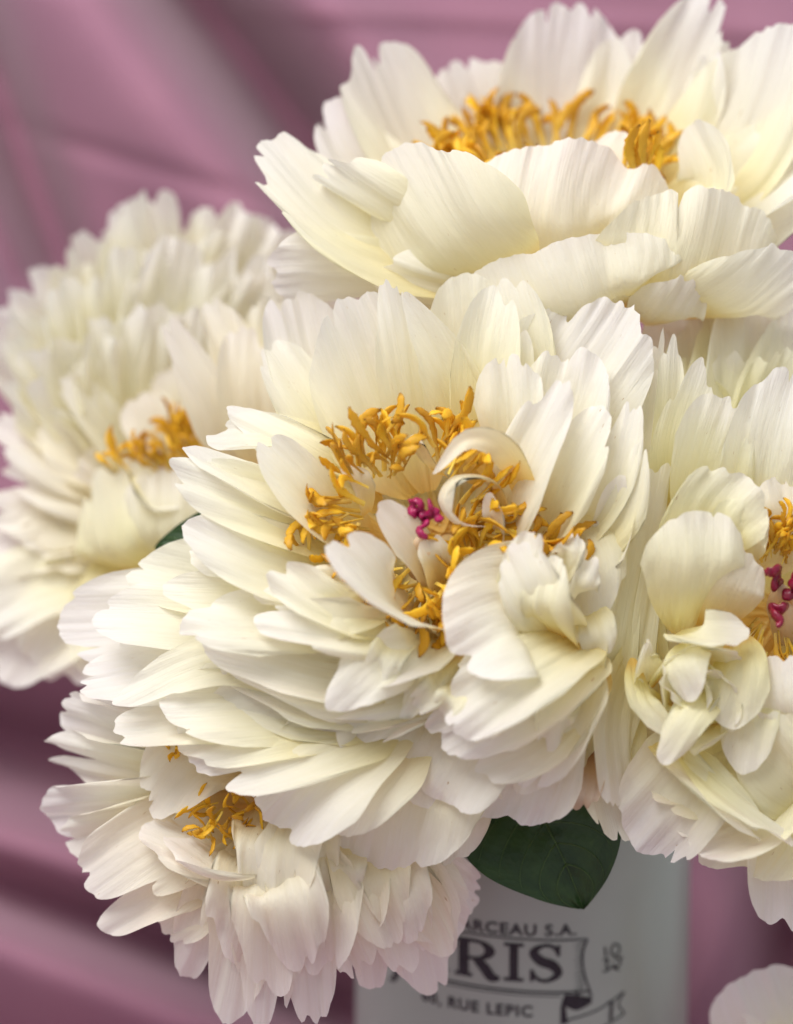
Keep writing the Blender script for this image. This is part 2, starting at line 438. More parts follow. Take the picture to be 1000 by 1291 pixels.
# banner: outline, hatched right end, dark fold and ribbon tail; small side mark
ban = stroke([(400, 1182), (560, 1180), (735, 1183)], [2.6, 2.6], 20) + stroke([(400, 1252), (560, 1250), (738, 1254)], [3, 3], 20)
ban += stroke([(400, 1257), (560, 1255), (700, 1258)], [1.5, 1.5], 20)
ban += stroke([(735, 1183), (728, 1205), (732, 1232), (742, 1262)], [3, 2.5, 3], 14)
for k in range(11):
    y = 1188 + k * 6.6
    ban += stroke([(731, y), (717 + (k % 3), y + 3)], [2.6, 0.6], 3)
print_poly('banner', ban)
tail = stroke([(703, 1262), (722, 1268), (742, 1266)], [14, 22, 8], 8) + stroke([(703, 1270), (705, 1296)], [6, 10], 4)
tail += stroke([(706, 1292), (750, 1281), (792, 1262)], [2.4, 2.4], 12) + stroke([(712, 1322), (752, 1308), (792, 1292)], [2.4, 2.4], 12)
tail += stroke([(792, 1262), (782, 1277), (792, 1292)], [2.4, 2.4], 8) + stroke([(772, 1272), (770, 1298)], [5, 5], 4) + stroke([(764, 1274), (781, 1268)], [2, 2], 3)
print_poly('ribbon_tail', tail)
scroll = stroke([(446, 1240), (462, 1238), (470, 1252), (462, 1272), (452, 1276)], [3, 8, 13, 8, 3], 18)
print_poly('ribbon_scroll', scroll)
side = stroke([(760, 1196), (762, 1210)], [3, 3], 3) + stroke([(772, 1194), (782, 1198), (780, 1209), (770, 1208), (771, 1196)], [3, 3, 3], 14)
side += stroke([(788, 1212), (786, 1216)], [2, 2], 3) + stroke([(758, 1214), (766, 1214), (762, 1222), (768, 1227), (758, 1230)], [3, 3, 3], 12)
side += stroke([(774, 1216), (782, 1214), (784, 1222), (775, 1228), (772, 1222), (782, 1232)], [3, 3, 3], 14)
print_poly('side_mark', side)

# ------------------------------------------------------------------ petals
WID = 1.16
class Flower:
    def __init__(s, name, label, C, axis, mat='petal', seed=1):
        s.C = Vector(C); s.loc = P(*C); s.ax = V(*axis); s.mat = mat; s.k = seed * 1000
        s.root = empty(name, s.loc)
        tag(s.root, label, 'peony', 'cream peonies in the vase')
    def petal(s, pts, W, cup=0.55, ruf=5, nf=2.5, teeth=5, lobe=0.08, rnd=0.55, pw=2.0, wb=0.22, n=None, edge=0.0, wav=0.10, mat=None, tw=0.0, name='petal', nu=22, nv=34, prof=0.8, rmf=False):
        """pts: the midrib, claw to tip, as (px,py,depth); W half width in px; n: way the inner face looks"""
        s.k += 1
        rng = random.Random(s.k * 7 + 3)
        nv = max(20, min(84, int(W * 0.72))) if nv == 34 else nv
        sd = rng.uniform(0, 100)
        kk = S
        if len(pts) == 2 or isinstance(pts[0], (int, float)): raise ValueError
        mid = spline([P(*p) for p in pts], nu)
        Lw = sum((mid[i + 1] - mid[i]).length for i in range(nu))
        W = W * S * WID; ruf = ruf * S; teeth_r = teeth * S / Lw
        hint = V(*n) if n else None
        # frames
        T = [(mid[min(i + 1, nu)] - mid[max(i - 1, 0)]).normalized() for i in range(nu + 1)]
        F = []
        for i in range(nu + 1):
            if rmf and F:
                h = F[-1]
            elif hint is None:
                rad = mid[i] - s.loc
                rad = rad - rad.dot(s.ax) * s.ax
                h = s.ax - 0.7 * (rad.normalized() if rad.length > 1e-6 else Vector())
            else: h = hint
            f = h - h.dot(T[i]) * T[i]
            if f.length < 1e-4: f = V(0, 0, -1) - V(0, 0, -1).dot(T[i]) * T[i]
            f = f.normalized()
            if tw: f = Quaternion(T[i], tw * i / nu) @ f
            F.append(f)
        lobes = [(rng.uniform(-0.8, 0.8), rng.uniform(0.4, 1) * lobe, rng.uniform(0.05, 0.16)) for _ in range(rng.choice((2, 3, 3)))]
        ph = rng.uniform(0, 6.28); skew = rng.uniform(-.16, .16); tilt = rng.uniform(-.13, .13)
        tear = (rng.uniform(-.6, .6), rng.uniform(0, .16) if lobe > .03 and rng.random() < .55 else 0, rng.uniform(.015, .035)); crease = rng.uniform(-.5, .5); cdep = rng.uniform(-.10, .10)
        def at(sv):
            f = max(0, min(0.99999, sv)) * nu; i = int(f); g = f - i
            return mid[i].lerp(mid[i + 1], g) + (T[nu] * ((sv - 1) * Lw) if sv > 1 else Vector()), T[i].lerp(T[i + 1], g).normalized(), F[i].lerp(F[i + 1], g).normalized()
        vs, uvs, fs = [], [], []
        for j in range(nv + 1):
            v = -1 + 2 * j / nv
            av = abs(v)
            end = 1 - rnd * (1 - (max(0, 1 - av ** pw)) ** (1 / pw if pw >= 1.6 else 1.0))
            tn = noise.noise(Vector((v * W / S / 9.0, sd, 0)))
            end -= teeth_r * (0.55 * tn + 0.35 * noise.noise(Vector((v * W / S / 4.5, sd, 3))) + 0.9 * abs(noise.noise(Vector((v * W / S / 20.0, sd + 9, 4)))))
            end -= tear[1] * math.exp(-abs((v - tear[0]) / tear[2])) - tilt * v
            for lv, ld, lw in lobes:
                end -= ld * math.exp(-((v - lv) / lw) ** 2)
            for i in range(nu + 1):
                u = i / nu
                sv = u * end
                m, t, f = at(sv)
                b = t.cross(f)
                w = W * (wb + (1 - wb) * math.sin(math.pi / 2 * u ** prof))
                # sides wander a little
                w *= 1 + 0.16 * u * noise.noise(Vector((u * 2.2 + (7 if v > 0 else 0), sd, 2.5)))
                if cup: x = math.sin(cup * v) / cup; c = (1 - math.cos(cup * v)) / cup
                else: x = v; c = 0
                r = u * u
                z = w * c
                z += ruf * r * (0.3 + av) * math.sin(nf * math.pi * v + ph + 1.4 * noise.noise(Vector((u * 1.5, sd, 8))))
                z += 0.62 * ruf * r * r * noise.noise(Vector((v * W / S / 11.0, u * 1.2, sd + 20)))
                z += 0.32 * ruf * r * r * noise.noise(Vector((v * W / S / 5.5, u * 2.0, sd + 30)))
                z += wav * W * noise.noise(Vector((v * 1.3, u * 1.7, sd + 40))) * (0.3 + u)
                z += 0.042 * W * noise.noise(Vector((v * 5, u * 3.5, sd + 60)))
                z += edge * S * max(0, u - 0.62) ** 2 * 6.0
                z += edge * S * 0.5 * max(0, av - 0.7) ** 2 * 10 * u
                z += cdep * W * max(0, 1 - abs(v - crease) * 3.2) * u
                xx = w * x + skew * W * math.sin(math.pi * u) + 0.06 * W * u * noise.noise(Vector((v * 2, u * 2, sd + 80)))
                vs.append(m + b * xx + f * z - s.loc)
                uvs.append((0.5 + 0.5 * v * (w / (60 * S)) ** 0.8, sv))
        for j in range(nv):
            for i in range(nu):
                a = j * (nu + 1) + i
                fs.append((a, a + 1, a + nu + 2, a + nu + 1))
        return link(name, mesh(vs, fs, uvs), M[mat or s.mat], s.root)
    def ring(s, n, r0, r1, h0, h1, hm, W, ph=0.0, jit=0.15, arc=(0, 360), dep=None, seed=0, **kw):
        """filler petals round the axis: radius r0->r1, height along the axis h0->hm->h1 (px)"""
        rng = random.Random(s.k + seed)
        up = V(0, -1, 0); e1 = up - up.dot(s.ax) * s.ax
        if e1.length < 0.2: e1 = V(0, 0, 1) - V(0, 0, 1).dot(s.ax) * s.ax
        e1.normalize(); e2 = e1.cross(s.ax)          # e2 points right when facing the camera
        for k in range(n):
            a = math.radians(arc[0] + (arc[1] - arc[0]) * (k + 0.5) / n + ph) + rng.uniform(-jit, jit)
            d = e1 * math.cos(a) + e2 * math.sin(a)
            g = rng.uniform(0.9, 1.1)
            q = [s.loc + (d * (r * g) + s.ax * (h * g)) * S for r, h in ((r0, h0), ((r0 * .45 + r1 * .55), hm), (r1, h1))]
            pts = [world_to_px(p) for p in q]
            s.petal(pts, W * rng.uniform(0.85, 1.15), **kw)
    def stem(s, into):
        a = s.loc - s.ax * (14 * S)
        b = a - s.ax * 0.035
        c = Vector(into)
        pts = spline([s.loc - s.ax * (16 * S), s.loc - s.ax * (30 * S), b, (b + c) / 2 + Vector((0, 0, 0.012)), c, c - Vector((0, 0, 0.10))], 24)
        v, f = tube([p - s.loc for p in pts], [0.0046 - 0.0016 * min(1, i / 6) for i in range(25)], 8)
        link('stem', mesh(v, f), M['stem'], s.root)
        # receptacle
        v, f = tube([s.loc * 0 - s.ax * (20 * S) * (1 - t) for t in (0, .3, .6, .85, 1)], [0.003, 0.0065, 0.008, 0.006, 0.002], 10)
        link('receptacle', mesh(v, f), M['carpel'], s.root)
    def stamens(s, spots, L=52, mats='stamen'):
        """spots: (px,py,d, direction xyz, scale)"""
        rng = random.Random(s.k + 77)
        for (x, y, d, dr, scl) in spots:
            me = rng.choice(STAMENS)
            o = link('stamen', me, None, s.root)
            dd = V(*dr)
            q = Vector((0, 0, 1)).rotation_difference(dd) @ Quaternion((0, 0, 1), rng.uniform(0, 6.28))
            o.rotation_mode = 'QUATERNION'; o.rotation_quaternion = q
            o.location = P(x, y, d) - s.loc
            k = L / 52 * scl * rng.uniform(0.85, 1.12); o.scale = (k, k, k)
    def carpels(s, spots):
        for (x, y, d, r) in spots:
            v, f = tube([P(x, y + 40 * t - 10, d + 60 * t - 40 * (1 - t)) - s.loc for t in (1, .8, .6, .4, .2, .05, 0)], [r * k * S for k in (.8, 1, 1.05, .95, .7, .4, .2)], 10)
            link('carpel', mesh(v, f, [(0.5, 0.5)] * len(v)), M['carpel'], s.root)
    def stigmas(s, spots, size=1.0, mat='stigma'):
        """each a fleshy folded crest"""
        rng = random.Random(s.k + 5)
        for (x, y, d, dr) in spots:
            q = P(x, y, d) - s.loc; dd = V(*dr); sd = rng.uniform(0, 50)
            side = dd.cross(V(0, 0, -1)).normalized()
            pts = [q + dd * (S * size * 24 * k / 5) + side * (S * size * 5.0 * math.sin(k * 1.5 + sd)) + V(0, 0, -1) * (S * size * 4 * math.cos(k * 2.3 + sd)) for k in range(6)]
            pts = spline(pts, 26)
            rad = [S * size * (4.8 + 0.9 * math.sin(k * 0.9 + sd) + 0.5 * math.sin(k * 1.7)) * (0.55 if k > 24 else 1) for k in range(27)]
            v, f = tube(pts, rad, 10, 0.55)
            v = [w + V(0, 0, -1) * (S * size * 1.6 * noise.noise(w * (1 / (S * 16)))) + side * (S * size * 1.6 * noise.noise(w * (1 / (S * 14)) + Vector((9, 0, 0)))) for w in v]
            link('stigma', mesh(v, f), M[mat], s.root)
def world_to_px(p):
    q = cam_rot.transposed() @ (p - cam_loc)
    d = (-q.z - D) / S; k = (-q.z) / D
    return (q.x / (S * k) + W0 / 2, -q.y / (S * k) + H0 / 2, d)

def make_stamens():
    out = []
    for v in range(12):
        rng = random.Random(900 + v)
        n = 18
        L = 52 * S
        bend = rng.uniform(-0.5, 0.5); curl = rng.uniform(0.5, 2.6) * rng.choice((-1, 1)); tw = rng.uniform(-2.5, 2.5)
        p = Vector((0, 0, 0)); dirv = Vector((0, 0, 1)); pts = [p]
        ax = Vector((math.cos(v), math.sin(v), 0)); fr = 0.5
        for i in range(n):
            t = i / n
            a = (bend if t < fr else curl) / n * (1.0 if t < fr else 1.6)
            dirv = Quaternion(ax, a) @ dirv
            dirv = Quaternion(Vector((0, 0, 1)), 0.06 * tw / 3) @ dirv
            p = p + dirv * (L / n); pts.append(p)
        wid = [(2.1 if i / n < 0.34 else 1.9 + 2.0 * math.sin(math.pi * min(1, (i / n - 0.34) / 0.66)) ** 0.5) for i in range(n + 1)]
        wid[-1] = 0.5; wid[-2] *= .6
        # flattened, grooved section
        vs, fs, uvs = [], [], []
        ref = Vector((math.sin(v), -math.cos(v), 0.1)); sides = 8
        for i, q in enumerate(pts):
            t = (pts[min(i + 1, n)] - pts[max(i - 1, 0)]).normalized()
            a = (ref - ref.dot(t) * t).normalized(); ref = a; b = t.cross(a)
            g = tw * i / n
            a2 = a * math.cos(g) + b * math.sin(g); b2 = b * math.cos(g) - a * math.sin(g)
            for k in range(sides):
                an = 2 * math.pi * k / sides
                w = wid[i] * S
                r = w * (0.72 if k in (2, 6) and i / n > 0.34 else 1.0)
                vs.append(q + a2 * (r * math.cos(an)) + b2 * (r * 0.36 * math.sin(an)) + a2 * (0.9 * S * rng.uniform(-1, 1) * (1 if i > 7 else 0)))
                uvs.append((k / sides, i / n))
        for i in range(n):
            for k in range(sides):
                k2 = (k + 1) % sides
                fs.append((i * sides + k, i * sides + k2, (i + 1) * sides + k2, (i + 1) * sides + k))
        fs.append(tuple(n * sides + k for k in range(sides)))
        me = mesh(vs, fs, uvs); me.materials.append(M['stamen']); out.append(me)
    return out
STAMENS = make_stamens()
RNG = random.Random(4)
def J(a): return RNG.uniform(-a, a)

def leaf(parent, loc, pts, W, n, veins=6, sag=0.25):
    """leaf blade with raised veins; petiole end first"""
    nu, nv = 26, 20
    mid = spline([P(*p) for p in pts], nu)
    hint = V(*n); W = W * S
    vs, uvs, fs = [], [], []
    frames = []
    for i in range(nu + 1):
        t = (mid[min(i + 1, nu)] - mid[max(i - 1, 0)]).normalized()
        f = (hint - hint.dot(t) * t).normalized(); frames.append((mid[i], t, f, t.cross(f)))
    def surf(u, v):
        ff = min(0.9999, max(0, u)) * nu; i = int(ff); g = ff - i
        m = frames[i][0].lerp(frames[i + 1][0], g); f = frames[i][2].lerp(frames[i + 1][2], g); b = frames[i][3].lerp(frames[i + 1][3], g)
        w = W * (math.sin(math.pi * min(1, u ** 0.72)) ** 0.8 * (1.12 - 0.25 * u) if u < 1 else 0)
        z = -sag * w * abs(v) ** 1.5 * 0.0 + sag * w * (abs(v) ** 1.3) + 0.02 * W * math.cos(veins * 2 * math.pi * (u - 0.35 * abs(v))) * (1 - abs(v) * 0.6)
        z += 0.05 * W * noise.noise(Vector((u * 3, v * 2, 5.5)))
        return m + b * (w * v) + f * z, f
    for i in range(nu + 1):
        for j in range(nv + 1):
            u, v = i / nu, -1 + 2 * j / nv
            p, f = surf(u, v); vs.append(p - loc); uvs.append((v * 0.5 + 0.5, u))
    for i in range(nu):
        for j in range(nv):
            a = i * (nv + 1) + j; fs.append((a, a + 1, a + nv + 2, a + nv + 1))
    lf = link('leaf', mesh(vs, fs, uvs), M['leaf'], parent)
    pv, pf = [], []
    def addv(pts, r):
        v, f = tube(pts, r, 5); o = len(pv); pv.extend(v); pf.extend(tuple(i + o for i in t) for t in f)
    addv([surf(k / 20 * 0.99, 0)[0] + surf(k / 20 * 0.99, 0)[1] * 0.0001 - loc for k in range(21)], [(2.4 - 1.7 * k / 20) * S for k in range(21)])
    mv = link('midrib', mesh(pv, pf), M['vein'], lf)
    for k in range(1, veins):
        for sgn in (-1, 1):
            pv, pf = [], []
            u0 = k / veins * 0.82
            addv([surf(u0 + 0.20 * t + 0.10 * t * t, sgn * t * 0.9)[0] + surf(u0, 0)[1] * 0.00005 - loc for t in [q / 9 for q in range(10)]], [(1.3 - 0.9 * q / 9) * S for q in range(10)])
            link('side_vein', mesh(pv, pf), M['vein'], lf)
    return lf

MOUTH = lambda dx, dy: vase_top + Vector((dx, dy, -0.01))

# =================================================================== centre peony
c = Flower('peony', 'wide open cream peony in sharp focus at the heart of the bouquet', (565, 690, 110), (0.0, -0.30, -0.95), 'petal', 1)
p = c.petal
# petals standing at the back
p([(530, 620, 100), (470, 500, 70), (432, 372, 55)], 82, ruf=9, nf=3.5, rnd=0.6, teeth=6, lobe=.05)
p([(540, 620, 95), (505, 470, 50), (487, 342, 35)], 38, ruf=4, rnd=0.7, pw=1.6)
p([(610, 610, 90), (565, 470, 30), (508, 366, 8)], 42, ruf=3, rnd=0.75, pw=1.5, cup=.7)
p([(600, 600, 110), (588, 450, 85), (588, 343, 80)], 58, ruf=5, rnd=.5)
p([(625, 600, 60), (612, 470, 25), (622, 357, 20)], 46, ruf=2, rnd=.6, cup=.8, teeth=3)
p([(650, 600, 80), (655, 450, 55), (640, 346, 50)], 42, ruf=4, rnd=.6)
p([(655, 600, 50), (655, 480, 30), (662, 415, 30)], 24, ruf=3, rnd=.7)
p([(650, 630, 90), (700, 500, 50), (762, 372, 40)], 92, ruf=10, nf=3, rnd=.5, teeth=10, lobe=.09, cup=.35)
p([(660, 630, 60), (705, 520, 20), (742, 440, 8)], 62, ruf=7, nf=3, rnd=.5)
p([(650, 630, 30), (642, 530, -2), (645, 445, -10)], 42, ruf=5, rnd=.4, teeth=7, lobe=.1)
p([(625, 710, 40), (660, 610, -30), (718, 475, -45)], 48, ruf=7, nf=3, rnd=.65, pw=1.7, cup=.9)
p([(660, 720, 40), (718, 610, -25), (762, 512, -30)], 42, ruf=7, rnd=.5, lobe=.12)
p([(690, 720, 30), (770, 620, -20), (808, 505, -15)], 30, ruf=5, rnd=.6)
p([(690, 730, 30), (785, 660, -30), (812, 560, -35)], 26, ruf=5, rnd=.6, n=(-.5, 0, -1))
p([(660, 740, 40), (760, 700, -10), (790, 600, -35)], 30, ruf=5, rnd=.6, n=(-.5, -.2, -1))
p([(680, 640, 30), (735, 700, -30), (748, 785, -30)], 46, ruf=4, rnd=.4, n=(-.2, -.2, -1), cup=-.4)
# behind the back row
p([(480, 600, 120), (405, 480, 130), (372, 362, 135)], 62, ruf=7, rnd=.55)
p([(470, 610, 110), (395, 530, 90), (335, 430, 100)], 42, ruf=6, rnd=.6)
p([(700, 620, 120), (780, 500, 90), (815, 425, 80)], 46, ruf=8, rnd=.5)
# left side
p([(500, 700, 70), (345, 650, 0), (205, 592, -25)], 44, ruf=6, nf=3, rnd=.6, teeth=6)
p([(500, 680, 80), (340, 622, 0), (230, 564, -5)], 30, ruf=4, rnd=.7, tw=.6)
p([(470, 700, 50), (395, 640, -20), (325, 556, -40)], 46, ruf=4, rnd=.65, cup=.8)
p([(490, 620, 90), (370, 552, 45), (262, 548, 45)], 38, ruf=6, rnd=.5, n=(.2, -.8, -.8))
p([(480, 640, 90), (390, 580, 25), (285, 520, 60)], 32, ruf=5, rnd=.6)
p([(500, 750, 60), (350, 722, -20), (230, 665, -40)], 50, ruf=6, nf=3, rnd=.55)
p([(480, 740, 70), (330, 700, 10), (240, 690, 0)], 40, ruf=5, rnd=.5)
p([(500, 780, 50), (320, 758, -5), (205, 748, -15)], 30, ruf=4, rnd=.6)
p([(500, 800, 40), (340, 795, -50), (228, 782, -55)], 44, ruf=8, rnd=.5, n=(0, -.7, -.8))
p([(510, 790, 30), (400, 762, -45), (318, 752, -50)], 24, ruf=4, rnd=.5)
p([(530, 800, 10), (430, 772, -70), (342, 712, -75)], 36, ruf=9, rnd=.6, tw=-.5)
p([(545, 800, -10), (485, 752, -100), (418, 678, -120)], 56, ruf=4, rnd=.55, cup=.75, lobe=.14, teeth=4)
p([(540, 800, -10), (440, 800, -90), (320, 790, -80)], 36, ruf=8, rnd=.6, n=(0, -.6, -.9))
p([(545, 790, -15), (475, 832, -100), (410, 892, -110)], 44, ruf=6, rnd=.65, pw=1.6, n=(0, -.3, -1), cup=-.3)
p([(555, 800, -10), (520, 825, -85), (440, 845, -90)], 40, ruf=6, rnd=.6, n=(0, -.5, -1))
# thin bands sweeping round the lower left rim
for k in range(4):
    p([(560 - 8 * k, 840 + 12 * k, 20), (430 - 8 * k, 856 + 15 * k, -42 + 11 * k), (258 + 10 * k, 808 + 18 * k, -40 + 12 * k)], 42, ruf=5, nf=2, rnd=.55, n=(.2, -.55, -.85), cup=.35)
for k in range(3):
    p([(575, 830 + 10 * k, 10), (510, 868 + 10 * k, -50 + 6 * k), (400 + 24 * k, 893 + 16 * k, -36 + 8 * k)], 40, ruf=5, nf=2, rnd=.55, n=(.1, -.6, -.8), cup=.35)
# folded petals at the lower right, leaning to the lens
p([(705, 800, 20), (640, 772, -90), (562, 806, -110)], 84, ruf=4, nf=2, rnd=.55, cup=.35, n=(-.35, -.25, -1), teeth=3)
p([(690, 800, 10), (650, 740, -80), (668, 664, -95)], 22, ruf=3, rnd=.35, n=(-.3, -.1, -1))
p([(725, 810, 10), (680, 760, -95), (640, 690, -90)], 40, ruf=6, rnd=.6, n=(-.3, -.1, -1))
p([(730, 820, 0), (690, 770, -110), (700, 700, -90)], 30, ruf=8, rnd=.6, n=(-.6, 0, -1))
p([(740, 800, 0), (660, 830, -110), (560, 905, -105)], 62, ruf=10, nf=3, rnd=.6, cup=.3, n=(-.4, -.35, -1))
p([(740, 820, 0), (670, 880, -90), (562, 950, -80)], 52, ruf=9, nf=3, rnd=.65, n=(-.4, -.35, -1))
p([(745, 830, 10), (690, 920, -70), (600, 978, -60)], 46, ruf=8, rnd=.6, n=(-.4, -.35, -1))
p([(745, 820, 10), (715, 900, -65), (655, 992, -62)], 42, ruf=6, rnd=.6, n=(-.4, -.2, -1))
p([(740, 790, 10), (735, 840, -50), (720, 900, -45)], 34, ruf=7, rnd=.5, n=(-.4, -.2, -1))
p([(600, 820, 0), (585, 880, -70), (540, 925, -70)], 26, ruf=6, rnd=.7, n=(0, -.4, -1))
p([(580, 810, 0), (545, 850, -75), (505, 905, -75)], 24, ruf=5, rnd=.7, n=(0, -.4, -1))
# big lower guard petals
p([(600, 800, 60), (585, 930, 0), (560, 1028, -5)], 150, ruf=8, nf=4, rnd=.4, cup=.5, n=(0, -.3, -1), teeth=5)
p([(650, 790, 60), (668, 930, -5), (682, 1036, -5)], 54, ruf=9, nf=4, rnd=.4, cup=.55, n=(-.25, -.3, -1), teeth=4)
p([(580, 830, 40), (555, 930, -20), (520, 990, -15)], 90, ruf=7, nf=3, rnd=.45, cup=.45, n=(0, -.4, -1))
p([(640, 830, 30), (650, 920, -25), (635, 1000, -25)], 66, ruf=7, nf=3, rnd=.5, cup=.5, n=(-.1, -.4, -1))
# outer skirt, lower left
p([(480, 800, 100), (300, 742, 90), (165, 716, 95)], 56, ruf=5, rnd=.5)
p([(470, 820, 120), (230, 790, 110), (78, 805, 120)], 76, ruf=5, nf=2, rnd=.5)
p([(480, 830, 90), (250, 790, 50), (120, 772, 55)], 49, ruf=5, rnd=.5)
p([(470, 860, 80), (250, 840, 60), (100, 850, 70)], 56, ruf=5, rnd=.5)
p([(470, 860, 60), (290, 830, 0), (140, 885, 0)], 61, ruf=5, rnd=.75, pw=1.5, cup=.8, n=(0, -.5, -1))
p([(470, 880, 70), (270, 892, 25), (145, 905, 30)], 61, ruf=5, rnd=.5)
p([(480, 880, 50), (310, 890, -15), (200, 885, -10)], 54, ruf=5, rnd=.6, n=(0, -.4, -1))
p([(490, 880, 40), (340, 905, -20), (222, 935, -5)], 54, ruf=5, rnd=.6, n=(0, -.4, -1))
p([(500, 870, 30), (370, 920, -30), (246, 972, -15)], 76, ruf=5, nf=2, rnd=.5, n=(0, -.4, -1), teeth=8)
p([(520, 880, 30), (410, 950, -25), (325, 1018, -5)], 88, ruf=5, nf=2, rnd=.5, n=(0, -.4, -1), teeth=7)
p([(530, 890, 30), (440, 970, -20), (390, 1040, 0)], 78, ruf=5, rnd=.5, n=(0, -.4, -1))
p([(550, 890, 40), (505, 1000, 0), (478, 1094, 15)], 102, ruf=5, nf=2, rnd=.4, n=(0, -.3, -1), cup=.4, teeth=4)
p([(565, 900, 60), (545, 1010, 35), (540, 1090, 50)], 73, ruf=5, rnd=.5, n=(0, -.3, -1))
for (bx, by, x, y, w, d) in ((500, 770, 392, 800, 26, -70), (520, 800, 470, 862, 24, -92), (560, 830, 520, 890, 22, -80), (600, 850, 560, 905, 24, -90), (470, 740, 372, 735, 20, -50), (480, 760, 352, 778, 22, -60),
                             (700, 740, 725, 668, 18, -60), (715, 770, 745, 700, 20, -60), (690, 830, 640, 905, 26, -108), (660, 850, 600, 930, 26, -100), (710, 850, 690, 950, 28, -85), (730, 760, 752, 830, 28, -45)):
    p([(bx, by, 0), ((bx + x) / 2 + J(8), (by + y) / 2 + J(8), d - 8), (x, y, d)], w, ruf=8, nf=2, rnd=.6, pw=1.7, lobe=.16, teeth=7, n=(J(.4), -.4, -1))
c.ring(12, 30, 230, 0, 5, -25, 66, ruf=8)
c.ring(9, 20, 120, 0, 10, -10, 48, ruf=6, ph=15)
# petals curling among the stamens
p([(670, 640, 0), (640, 568, -60), (590, 552, -75), (545, 598, -70)], 19, rnd=.8, pw=1.5, cup=.6, ruf=1, teeth=1, lobe=0, n=(-.4, .1, -.9), wb=.5, wav=.02, nu=60, mat='petal_curl')
p([(640, 650, 0), (620, 605, -40), (575, 600, -60), (555, 630, -66), (575, 660, -60), (612, 664, -50)], 13, rnd=.6, cup=.4, ruf=1, teeth=1, lobe=0, n=(-.75, .35, -.6), wb=.8, rmf=True, nu=70, wav=.02, mat='petal_curl')
p([(640, 700, 10), (630, 660, -40), (615, 622, -55)], 15, rnd=.5, cup=.9, ruf=1, teeth=1, lobe=0, wb=.7, mat='petal_curl')
p([(560, 600, 40), (540, 580, -10), (522, 552, -20), (508, 580, -16)], 12, rnd=.5, cup=.4, ruf=1, teeth=1, lobe=0, wb=.7, n=(-.6, .55, -.65), rmf=True, wav=.02, nu=60, mat='petal_curl')
p([(460, 650, 20), (455, 610, -25), (435, 585, -20)], 16, rnd=.5, cup=.8, ruf=1, teeth=1, lobe=0, wb=.6, mat='petal_curl')
p([(545, 745, 10), (520, 690, -45), (480, 632, -60)], 26, rnd=.45, cup=.9, ruf=2, teeth=1, lobe=.03, n=(.5, .2, -1), mat='petal_curl')
p([(560, 745, 10), (548, 705, -45), (532, 680, -50)], 20, rnd=.5, cup=.8, ruf=2, teeth=1, n=(.3, .2, -1), mat='petal_curl')
c.carpels(((528, 690, -10, 17), (552, 690, -5, 15), (540, 705, -10, 16)))
c.stigmas([(530, 652, -52, (-.5, -.6, -.3)), (534, 654, -54, (.4, -.7, -.4)), (532, 656, -56, (0, .8, -.5)), (526, 648, -50, (.1, -.6, -.6)), (536, 648, -52, (.7, .1, -.5))], 1.1)
sp = []
# stamens: a ring of loose clusters, sprawling
for (x, y, n, dx, dy) in ((455, 600, 9, -.4, -.9), (480, 570, 8, -.1, -1), (500, 590, 7, .0, -.8), (555, 570, 7, .2, -1), (570, 600, 6, .2, -.8), (440, 640, 7, -.9, -.3), (455, 670, 7, -.8, .2), (480, 700, 8, -.7, .4), (500, 730, 9, -.5, .6), (530, 750, 10, -.2, .7),
                          (560, 745, 9, .1, .7), (585, 700, 10, .2, -.9), (570, 720, 8, -.2, -.9), (600, 640, 8, .7, -.3), (620, 670, 7, .9, 0), (640, 690, 6, .8, .3), (690, 700, 7, .6, -.6), (400, 700, 3, -.2, -.9), (540, 770, 6, 0, .8)):
    for k in range(int(n * 1.7)):
        sp.append((x + J(20), y + J(16), -2 + J(26), (dx + J(.6), dy + J(.6), -.75 + J(.5)), 1.0))
c.stamens(sp, 78)
lf = leaf(c.root, c.loc, [(652, 960, 120), (680, 1022, 100), (712, 1086, 90), (736, 1146, 100)], 108, (-.15, -.25, -1), veins=6)
leaf(c.root, c.loc, [(300, 700, 190), (250, 695, 170), (195, 690, 180)], 55, (.1, -.3, -1), veins=5)
leaf(c.root, c.loc, [(640, 440, 170), (690, 410, 160), (760, 395, 170)], 45, (0, -.3, -1), veins=5)
p([(742, 935, 0), (738, 982, -34), (730, 1022, -36)], 21, mat='withered', rnd=.4, n=(0, 0, -1), teeth=5, ruf=4)
p([(748, 860, 60), (746, 930, 40), (744, 1002, 35)], 26, mat='petal_pink', rnd=.4, n=(0, 0, -1), ruf=3)
c.stem(MOUTH(0.0, -0.012))

# =================================================================== top peony
t = Flower('peony', 'cream peony with a golden crown of upright stamens, highest in the bouquet', (725, 330, 250), (0.02, -0.80, -0.60), 'petal', 2)
p = t.petal
up = (0, -.6, .8)
# front wall, outer faces to the lens
p([(700, 360, 190), (690, 290, 95), (685, 184, 120)], 140, ruf=9, nf=3.5, rnd=.32, n=up, cup=.5, teeth=6, lobe=.05)
p([(640, 380, 170), (560, 320, 75), (480, 196, 90)], 118, ruf=9, nf=3, rnd=.45, n=(.4, -.5, .8), cup=.5, teeth=6, lobe=.07)
p([(760, 410, 170), (735, 385, 60), (715, 300, 45)], 140, ruf=6, nf=3, rnd=.35, n=(0, -.5, .8), cup=.45, teeth=4, lobe=.03)
p([(850, 400, 180), (890, 350, 80), (915, 242, 95)], 125, ruf=8, nf=3, rnd=.4, n=(-.2, -.5, .8), cup=.5, teeth=6, lobe=.05)
p([(860, 400, 180), (930, 385, 95), (1010, 320, 80)], 75, ruf=6, rnd=.5, n=(-.3, -.6, .6), teeth=5)
p([(820, 410, 170), (840, 400, 90), (880, 350, 60)], 45, ruf=7, rnd=.5, n=(-.1, -.6, .6))
